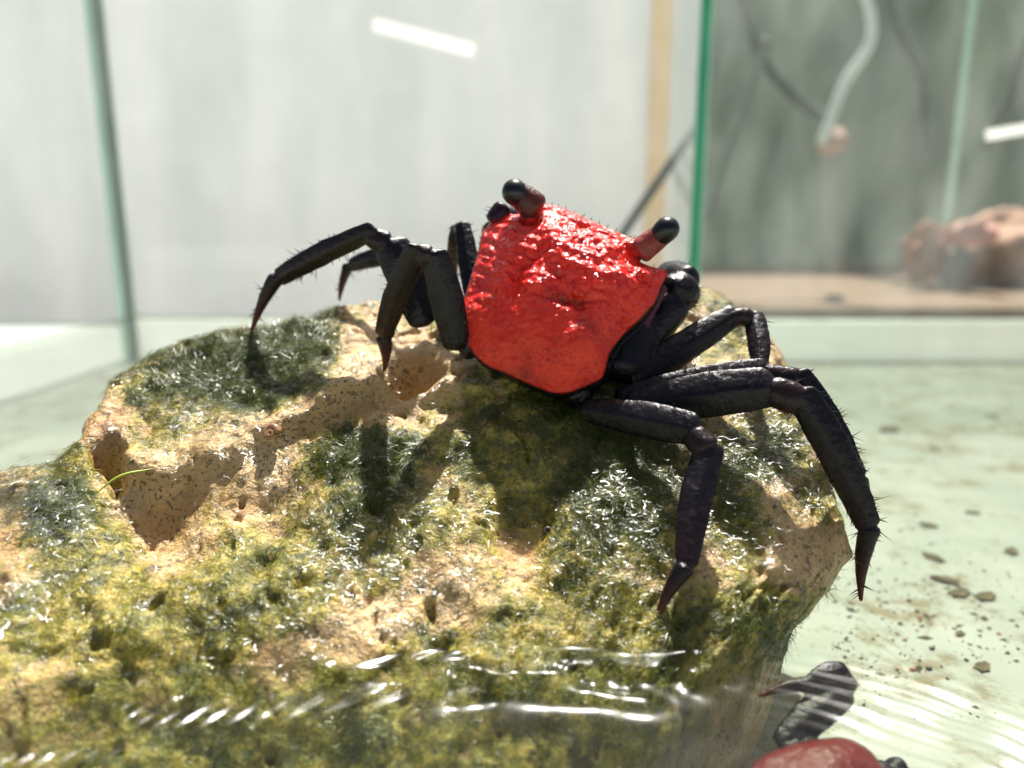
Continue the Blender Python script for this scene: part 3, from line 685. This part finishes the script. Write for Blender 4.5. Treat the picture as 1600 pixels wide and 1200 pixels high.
# ------------------------------------------------------------------ the crab on the rock
B = Body()
outline = [(768,346),(790,336),(815,333),(836,321),(852,318),(880,325),(915,341),(950,356),(982,370),(994,376),(990,392),(1000,408),(1018,416),(1042,424),(1034,446),(1022,474),(1000,500),(970,528),(952,556),(942,588),
           (918,602),(888,613),(862,613),(832,602),(795,586),(760,570),(738,548),(722,516),(718,490),(728,458),(738,425),(748,388),(754,362)]
Yshell = lambda x, y: 9.95 - (y - 470) * 0.0050 - (x - 880) * 0.0010
def detail(V_, R_):
    x, y = proj(V_); n = len(V_)
    def g(px, py, rx, ry=None, ang=0):
        ry = ry or rx; c_, s_ = math.cos(ang), math.sin(ang); u = (x - px) * c_ + (y - py) * s_; v_ = -(x - px) * s_ + (y - py) * c_
        return np.exp(-(u / rx) ** 2 - (v_ / ry) ** 2)
    front = np.clip((545 + (x - 880) * 0.14 - y) / 90, 0, 1)
    d = 0.035 * fbm(V_ * 2.4 + 3, 3)
    d -= 0.10 * g(805, 440, 10, 26, 0.3) + 0.07 * g(830, 405, 8, 30, 0.9) + 0.11 * g(888, 466, 26, 9, 0.15) + 0.08 * g(905, 490, 10, 22, 0.2)
    d += 0.06 * g(838, 440, 22, 20) + 0.05 * g(780, 440, 14, 30) + 0.05 * g(930, 430, 40, 20, 0.3) + 0.05 * g(870, 370, 60, 16, 0.35)
    d += 0.04 * g(900, 540, 50, 40)
    # rugose ridges running across the front and flanks
    ph = (y - 0.33 * (x - 880)) * 0.30 + 3.0 * fbm(V_ * 2.0 + 70, 2)
    d += front * 0.011 * np.sin(ph) + front * 0.024 * fbm(V_ * 13 + 13, 2)
    pit = g(905, 352, 5, 40, 1.9) * 0.05
    d -= pit
    d = d * np.clip((1 - R_) * 9, 0, 1)
    red = np.array([0.93, 0.024, 0.014]); org = np.array([0.95, 0.046, 0.024])
    k = np.clip((y - 440) / 90, 0, 1)[:, None]
    p_ = red * (1 - k) + org * k
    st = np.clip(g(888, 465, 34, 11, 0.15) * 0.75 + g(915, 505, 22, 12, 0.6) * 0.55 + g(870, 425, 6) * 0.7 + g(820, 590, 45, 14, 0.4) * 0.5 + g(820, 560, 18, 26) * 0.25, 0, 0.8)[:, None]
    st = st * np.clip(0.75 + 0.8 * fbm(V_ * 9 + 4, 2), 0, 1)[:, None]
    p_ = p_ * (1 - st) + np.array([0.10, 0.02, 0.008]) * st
    rim = np.clip((R_ - 0.985 + 0.012 * fbm(V_ * 4 + 2, 2)) / 0.02, 0, 1)[:, None]; rim = rim * np.clip((y - 380) / 90, 0.1, 1)[:, None]
    p_ = p_ * (1 - rim) + BLACK * rim
    # the right flank of the shell is black
    nb = 7 * fbm(V_ * 5, 2)
    mk = np.c_[1 - rim[:, 0], 0.40 + 0.60 * front, 0.10 + 0.7 * k[:, 0] * np.clip(0.5 + fbm(V_ * 3 + 8, 2), 0, 1)]
    return d, p_, mk
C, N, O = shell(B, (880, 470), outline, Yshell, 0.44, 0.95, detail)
# eye stalks
STALK = np.array([0.20, 0.045, 0.035]); STALKL = np.array([0.30, 0.06, 0.045])
eL0, eL1 = P(845, 332, 10.55), P(803, 297, 10.5); eR0, eR1 = P(992, 398, 10.25), P(1046, 358, 10.2)
segment(B, eL0, eL1, px_r(eL0, 24), px_r(eL1, 17), 0.10, 0.9, STALK * 0.55, BLACK * 2, 0, 14, 501)
segment(B, eR0, eR1, px_r(eR0, 22), px_r(eR1, 17), 0.0, 0.9, STALKL, STALK * 0.5, 0, 4, 502)
# antennule pocket beside the left eye, shoulder tooth at the right corner
segment(B, P(770,352,10.7), P(790,318,10.75), px_r(P(780,335,10.7), 16), px_r(P(780,335,10.7), 14), 0.1, 0.8, PURPLE * 0.6, None, 0, 12, 503)
segment(B, P(1022,430,10.05), P(1043,423,10.0), 0.07, 0.02, 0, 0.7, np.array([0.55, 0.03, 0.02]), None, 0, 0, 504)

# left legs (of the picture)
tA = on_rock(392, 522); tB = on_rock(600, 582); tC = P(530, 472, 12.2); tC[2] = sample(Z, tC[0], tC[1])
leg(B, [(668,510,10.3,30),(605,372,10.5,30),(588,358,10.4,16),(432,436,float(tA[1]) - .1,17),(392,522,float(tA[1]),3)], 100, tA, 14)
leg(B, [(715,548,9.75,25),(676,388,9.55,25),(655,382,9.5,20),(598,528,float(tB[1]) - .1,17),(600,582,float(tB[1]),3)], 110, tB)
leg(B, [(690,480,10.9,22),(640,395,11.3,18),(618,398,11.5,14),(545,416,12.0,12),(530,472,12.2,3)], 120, None, 10)
leg(B, [(738,470,10.7,16),(722,345,11.3,14),(714,350,11.5,10),(706,440,12.1,9),(704,478,12.2,3)], 130, None, 8)
# right claw arm
segment(B, P(985,560,10.1), P(1060,462,10.3), px_r(P(1000,540,10.1), 26), px_r(P(1000,540,10.1), 30), 0.1, 0.7, BLACK, None, 0, 6, 601)
segment(B, P(1042,470,10.3), P(1082,440,10.5), px_r(P(1060,450,10.3), 32), px_r(P(1060,450,10.3), 26), 0.15, 0.9, BLACK, None, 0, 260, 602)
segment(B, P(1078,446,10.6), P(1035,430,11.5), px_r(P(1060,450,10.8), 26), px_r(P(1060,450,11.2), 22), 0.25, 0.8, BLACK, None, 0, 10, 603)
segment(B, P(1040,432,11.4), P(985,452,11.9), 0.16, 0.03, 0.1, 0.7, BLACK, PURPLE, 0.05, 0, 604)
segment(B, P(1008,510,9.95), P(1040,445,10.05), 0.05, 0.05, 0.1, 0.8, np.array([0.10, 0.010, 0.035]), None, 0, 0, 605)
# left claw, mostly hidden behind the shell
segment(B, P(780,420,11.0), P(776,345,11.4), 0.24, 0.22, 0.1, 0.7, BLACK, None, 0, 6, 611)
segment(B, P(776,345,11.4), P(830,350,12.0), 0.22, 0.2, 0.2, 0.8, PURPLE, None, 0, 6, 612)
segment(B, P(825,350,12.0), P(860,380,12.2), 0.14, 0.03, 0.1, 0.7, BLACK, PURPLE, 0.05, 0, 613)
# right legs
t1 = on_rock(1190, 640); t3 = P(1345, 942, 8.3); t4 = on_rock(1024, 972)
leg(B, [(985,600,9.7,27),(1155,487,10.2,20),(1176,486,10.25,17),(1187,585,float(t1[1]) - .05,14),(1190,640,float(t1[1]),3)], 140, t1)
leg(B, [(960,630,9.55,28),(1205,578,9.35,24),(1240,578,9.3,22),(1344,750,8.95,16),(1352,850,8.75,3)], 150, None, 14)
p3 = leg(B, [(975,640,9.25,30),(1215,604,8.75,36),(1246,606,8.7,26),(1360,828,8.35,22),(1345,942,8.3,3)], 160, t3, 14)
leg(B, [(905,640,9.3,22),(1095,674,8.35,30),(1112,690,8.3,25),(1072,888,float(t4[1]) + .12,21),(1024,972,float(t4[1]),3)], 170, t4)
segment(B, P(1000,478,10.35), P(965,600,9.85), px_r(P(985,500,10.2), 36), px_r(P(960,600,9.8), 44), 0.15, 0.8, BLACK, None, 0, 3, 690)
# basal joints bunched under the shell edge
for i, (x, y, Y_, r_) in enumerate([(935,600,9.6,34),(960,570,9.8,36),(905,632,9.35,22),(985,545,10.0,32),(715,545,9.85,20),(722,520,10.2,24),(712,500,10.5,22)]):
    p0 = P(x, y, Y_); segment(B, p0, p0 + (C - N * 0.6 - p0) * 0.55, px_r(p0, r_), px_r(p0, r_), 0.1, 0.9, BLACK, None, 0, 5, 700 + i)
# bristles round the shell edge
rb = np.random.default_rng(8)
for i in range(0, len(O), 4):
    if rb.random() < 0.8:
        d = (O[i] - C); d /= np.linalg.norm(d); d = d + N * 0.5 + rb.normal(0, 0.35, 3); B.br.append((O[i] + N * 0.01, d / np.linalg.norm(d), rb.uniform(0.03, 0.08)))
crab = finish(B, 'crab', 0.015)
tag(crab, 'red-backed crab with black legs climbing over the top of the algae-covered rock', 'crab')
eyeball(crab, P(804, 300, 10.48), (eL1 - eL0) + np.array([0, -0.12, 0.02]), px_r(eL1, 20), px_r(eL1, 30))
eyeball(crab, P(1042, 358, 10.16), (eR1 - eR0) + np.array([0, -0.1, 0.10]), px_r(eR1, 19.5), px_r(eR1, 34))

# ------------------------------------------------------------------ second crab, sunk in the water
B = Body()
out2 = [(1150,1230),(1180,1188),(1230,1164),(1290,1152),(1330,1154),(1365,1177),(1390,1220),(1400,1290),(1385,1370),(1340,1420),(1270,1430),(1200,1390),(1155,1320),(1140,1270)]
Y2 = lambda x, y: 6.55 - (y - 1150) * 0.0052
def detail2(V_, R_):
    n = len(V_); d = 0.02 * fbm(V_ * 3, 2) * np.clip((1 - R_) * 8, 0, 1)
    rim = np.clip((R_ - 0.96) / 0.03, 0, 1)[:, None]
    p_ = np.array([0.17, 0.008, 0.007]) * (1 - rim) + BLACK * rim
    return d, np.broadcast_to(p_, (n, 3)), np.c_[1 - rim[:, 0], np.full(n, 0.3), np.full(n, 0.3)]
C2, N2, O2 = shell(B, (1270, 1285), out2, Y2, 0.22, 0.6, detail2)
leg(B, [(1215,1170,6.55,26),(1326,1074,7.0,26),(1330,1050,7.08,20),(1262,1070,6.98,17),(1180,1090,6.92,3)], 800, None, 0)
def low(px, py, Y_, z): 
    p = P(px, py, Y_); p[2] = z; return p
for i, (dx, dy, kx, ky) in enumerate([(1.2, 0.9, 1.9, 1.3), (1.4, 0.2, 2.1, 0.3), (1.3, -0.5, 1.9, -0.8), (-1.2, 0.1, -1.7, 0.2), (-1.2, -0.6, -1.7, -0.9), (-1.0, -1.0, -1.3, -1.5), (1.0, -1.0, 1.3, -1.5)]):
    a = C2 + np.array([dx * 0.45, dy * 0.5, -0.35]); k_ = C2 + np.array([dx, dy, -0.15]); k2 = k_ + np.array([dx * .08, dy * .08, -.12]); e = C2 + np.array([kx, ky, -0.95]); tp = np.array([e[0] + dx * .1, e[1] + dy * .1, FLOOR + 0.0])
    segment(B, a, k_, 0.16, 0.14, 0.15, 0.6); segment(B, k_, k2, 0.13, 0.12, 0.2, 0.8); segment(B, k2, e, 0.13, 0.10, 0.15, 0.6); segment(B, e, tp, 0.09, 0.02, 0, 0.7, BLACK, TIP)
eA0, eA1 = C2 + np.array([-0.35, -1.15, 0.05]), C2 + np.array([-0.45, -1.45, 0.25]); eB0, eB1 = C2 + np.array([0.35, -1.15, 0.05]), C2 + np.array([0.45, -1.45, 0.25])
segment(B, eA0, eA1, 0.12, 0.09, 0, 0.9, STALK); segment(B, eB0, eB1, 0.12, 0.09, 0, 0.9, STALK)
crab2 = finish(B, 'crab', 0.028)
tag(crab2, 'dull red crab sunk in the water beside the rock with one leg folded', 'crab')
eyeball(crab2, eA1, eA1 - eA0, 0.11, 0.13); eyeball(crab2, eB1, eB1 - eB0, 0.11, 0.13)

# ------------------------------------------------------------------ small things on the rock and in the tank
def lump(name, c, r, mat, seed, squash=(1, 1, 1), amp=0.25, sub=3, freq=1.6):
    bm = bmesh.new(); bmesh.ops.create_icosphere(bm, subdivisions=sub, radius=1)
    v_ = np.array([q.co[:] for q in bm.verts]); f_ = [[q.index for q in k.verts] for k in bm.faces]; bm.free()
    v_ = v_ * (1 + amp * fbm(v_ * freq + seed * 7.7, 3))[:, None] * np.array(squash) * r
    return mesh_obj(name, v_ + np.asarray(c), f_, mat)
M_SNAIL = plain('snail_shell', (0.36, 0.20, 0.10), 0.15, 0.4, 900)
p = on_rock(424, 681)
# coiled little shell
th = np.linspace(0, 4 * np.pi, 60); rad = 0.085 * np.exp(-th / 8); tr_ = 0.055 * np.exp(-th / 9)
pth = np.c_[rad * np.cos(th), rad * np.sin(th) * 0.7 - 0.02 - th * 0.004, rad * np.sin(th) + 0.045] + p
v, f = tube(pth, tr_, 10); tag(mesh_obj('snail', v, f, M_SNAIL), 'tiny brown snail clinging to the bare rim of the rock', 'snail')
# single blade
a = on_rock(142, 779) ; b = on_rock(238, 736)
pm = (a + b) / 2 + np.array([0, -0.05, 0.12])
path = spline([a + [0, 0, 0.01], pm, b + [0, 0, 0.03]], 14); wv = np.sin(np.linspace(0.15, 2.9, 14)) * 0.018
v = np.concatenate([[q - [0, wv[i] * .3, wv[i]], q + [0, -0.006, 0], q + [0, wv[i] * .3, wv[i]], q + [0, 0.006, 0]] for i, q in enumerate(path)])
f = [tuple(q) for q in grid_faces(14, 4, True)] + [(3, 2, 1, 0), (52, 53, 54, 55)]
tag(mesh_obj('grass_blade', v, f, plain('blade', (0.35, 0.42, 0.06), 0.4)), 'single yellow green blade lying across the hollow of the rock', 'blade')

# pebbles and flakes of sediment on the tank floor
mats = [plain('pebble_dark', (0.07, 0.07, 0.06), 0.6, 0.3), plain('pebble_rust', (0.50, 0.17, 0.10), 0.6, 0.3), plain('pebble_olive', (0.13, 0.10, 0.045), 0.8, 0.5)]
specs = [('black pebble on the pale tank floor', 'black pebbles on the tank floor'), ('rust red pebble on the pale tank floor', 'red pebbles on the tank floor'), ('olive brown flake of sediment on the tank floor', 'brown flakes on the tank floor')]
proto = []
for i in range(3):
    o = lump('pebble', (0, 0, 0), 0.1, mats[i], i + 3, (1, 0.75, 0.55) if i < 2 else (1.8, 1.1, 0.22), 0.35 if i < 2 else 0.75, 3, 1.3 if i < 2 else 2.6)
    o.data.polygons.foreach_set('use_smooth', [False] * len(o.data.polygons)); proto.append(o)
spots = [(1420,938,0,.5),(1437,965,1,.55),(1433,955,0,.5),(1441,978,0,.35),(1456,1013,0,.55),(1510,1031,0,.45),(1436,1043,0,.6),(1451,1044,0,.6),(1425,1046,1,.6),(1475,905,2,1.3),(1500,925,2,1.2),(1540,930,2,1.2),(1530,935,0,.5),
         (1460,870,2,1.2),(1535,1040,2,.9),(1415,1000,1,.4),(1500,990,2,.6),(1560,990,1,.4),(1400,905,0,.35),(1450,820,2,1.0),(1520,800,2,.9),(1390,670,2,2.0),(1550,650,2,1.3),(1460,700,2,1.1),(1580,860,2,1.1),(1575,1020,0,.4),(1480,1060,0,.35),(1395,1000,0,.3)]
cnt = [0, 0, 0]
for (x, y, k, s_) in spots:
    o = proto[k] if cnt[k] == 0 else proto[k].copy()
    if cnt[k]: COL.objects.link(o)
    cnt[k] += 1
    q = PZ(x, y, FLOOR + 0.03 * s_)
    o.location = q * S; o.scale = (s_ * 0.85,) * 3; o.rotation_euler = (0, 0, random.uniform(0, 6.28))
    size = ('tiny ' if s_ < 0.45 else 'small ') if k < 2 else ('small ' if s_ < 1.0 else 'broad ' if s_ < 1.9 else 'very wide ')
    tag(o, size + specs[k][0], 'pebble', size + specs[k][1])
# fine grit
r = np.random.default_rng(4); n = 1100; VV = []; FF = []
for i in range(n):
    x, y = 1300 + 330 * r.random(), 560 + 560 * r.random() ** 0.7
    if fbm(np.array([[x, y, 0]]) / 90, 2)[0] < -0.1 + 0.5 * (r.random() - 0.5): continue
    q = PZ(x, y, FLOOR + 0.006); s_ = r.gamma(1.5, 0.008) + 0.004; a_ = r.uniform(0, 6.28); k = len(VV)
    e1 = np.array([math.cos(a_), math.sin(a_), 0]) * s_ * r.uniform(1, 2.5); e2 = np.array([-math.sin(a_), math.cos(a_), 0]) * s_
    VV += [q + e1, q + e2, q - e1, q - e2, q + [0, 0, s_ * .8]]; FF += [(k, k+1, k+4), (k+1, k+2, k+4), (k+2, k+3, k+4), (k+3, k, k+4)]
tag(mesh_obj('grit', VV, FF, plain('grit', (0.13, 0.11, 0.06), 0.7, 0.5), smooth=False), 'fine brown grit scattered over the pale tank floor', 'grit', kind='stuff')

# ------------------------------------------------------------------ behind the glass
M_SAND = plain('sand', (0.15, 0.085, 0.042), 0.8, 0.25, 60)
v, f = box(XD + 0.3, 110, YB + 5, 92, FLOOR - 0.3, 0.10)
tag(mesh_obj('sand_bed', v, f, M_SAND, smooth=False), 'brown sand bed in the neighbouring tank behind the glass', 'sand')
M_STONE = plain('pink_stone', (0.32, 0.13, 0.08), 0.7, 0.35, 60, bump=0.002)
M_STONEL = plain('tan_stone', (0.40, 0.20, 0.115), 0.7, 0.5, 70, bump=0.004)
M_DARKST = plain('dark_stone', (0.10, 0.10, 0.09), 0.5, 0.4, 60)
def stone(px, py, Y, r, mat, seed, sq, label):
    c = P(px, py, Y); o = lump('stone', c, r, mat, seed, sq, 0.34, 4, 1.5); return tag(o, label, 'stone')
stone(1580, 392, 58, 4.2, M_STONEL, 1, (1.25, 0.9, 0.75), 'large tan stone with dark pits on the sand behind the glass')
stone(1445, 400, 55, 1.9, M_STONE, 2, (0.9, 0.8, 1.05), 'small upright pink brown stone next to the large tan stone')
stone(1488, 415, 54, 1.3, M_DARKST, 3, (1, 0.8, 1.0), 'dark grey stone wedged between the pink and tan stones')
stone(1518, 365, 53, 1.2, plain('rose_stone', (0.62, 0.25, 0.22), 0.5, 0.3, 90), 4, (1.2, 0.7, 0.7), 'rose red stone leaning on the large tan stone')
def line(name, pts, r, mat, label, cat):
    v, f = tube(spline([P(*q) for q in pts], 40), r, 10); return tag(mesh_obj(name, v, f, mat), label, cat)
M_TUBE = plain('air_tube', (0.80, 0.82, 0.78), 0.3); M_CABLE = plain('cable', (0.06, 0.08, 0.07), 0.5); M_GREYC = plain('grey_cable', (0.17, 0.19, 0.175), 0.5)
line('air_tube', [(1335,-60,50),(1360,20,50),(1358,70,50),(1320,130,50),(1300,180,50),(1283,225,50)], 0.34, M_TUBE, 'pale curved air tube hanging in the neighbouring tank', 'tube')
o = lump('air_stone', P(1300, 222, 50.5), 0.9, plain('air_stone', (0.50, 0.30, 0.25), 0.8, 0.3), 6, (1, 1, 0.9), 0.2); tag(o, 'pinkish air stone at the lower end of the pale tube', 'air stone')
v, f = tube(spline([P(1300, 235, 51), P(1302, 300, 51), P(1305, 420, 51)], 20), [0.55] * 20, 12)
tag(mesh_obj('pump', v, f, plain('pump', (0.24, 0.27, 0.23), 0.5)), 'dark upright pump body standing below the air stone', 'pump')
line('cable', [(1140,-60,52),(1165,30,52),(1195,100,52),(1240,150,52),(1298,195,51)], 0.34, M_CABLE, 'dark cable sloping down to the air stone', 'cable')
line('cable', [(1380,-60,70),(1400,40,70),(1440,120,70),(1450,240,70)], 0.3, M_CABLE, 'thin dark cable hanging down the murky sheet', 'cable')
line('cable', [(1640,-20,64),(1600,80,64),(1575,160,64),(1540,230,64)], 0.34, M_CABLE, 'dark cable slanting beside the pale green divider edge', 'cable')
line('cable', [(1092,195,43),(1045,260,43),(1000,325,43),(960,385,43)], 0.26, M_GREYC, 'grey cable slanting down in front of the white panel', 'cable')
line('cable', [(1200,60,48),(1160,180,48),(1130,260,48),(1105,350,48)], 0.24, M_GREYC, 'grey cable sloping down beside the green divider edge', 'cable')
# tan strip on the white panel and two white strips imitating reflections in the glass
v, f = box(xs_ - 0.898, xs_ + 0.898, 70.05, 70.35, FLOOR - 14, 30)
tag(mesh_obj('wooden_strip', v, f, translucent('tan_strip', (0.90, 0.80, 0.64), (0.94, 0.86, 0.72), 30, 0.6), smooth=False), 'tan wooden strip standing upright between two white panels', 'strip')
M_GLARE = translucent('glare_strip', (0.97, 0.97, 0.95), (0.99, 0.99, 0.98), 50, 0.8)
def glare_strip(x0, y0, x1, y1, wpx, Y, label):
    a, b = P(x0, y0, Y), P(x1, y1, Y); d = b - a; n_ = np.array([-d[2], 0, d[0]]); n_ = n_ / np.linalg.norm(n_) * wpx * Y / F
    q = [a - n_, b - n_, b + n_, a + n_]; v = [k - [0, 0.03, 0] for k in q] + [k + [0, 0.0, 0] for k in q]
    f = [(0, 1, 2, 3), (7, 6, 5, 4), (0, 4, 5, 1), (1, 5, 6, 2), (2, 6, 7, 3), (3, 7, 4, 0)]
    tag(mesh_obj('glare_strip', v, f, M_GLARE, smooth=False), label, 'glare_strip')
glare_strip(583, 38, 742, 80, 9, YB - 0.01, 'long slanting white strip imitating a reflection on the back glass')
glare_strip(1540, 212, 1610, 200, 8, YB - 0.01, 'short white strip imitating a reflection on the glass over the dark cable')
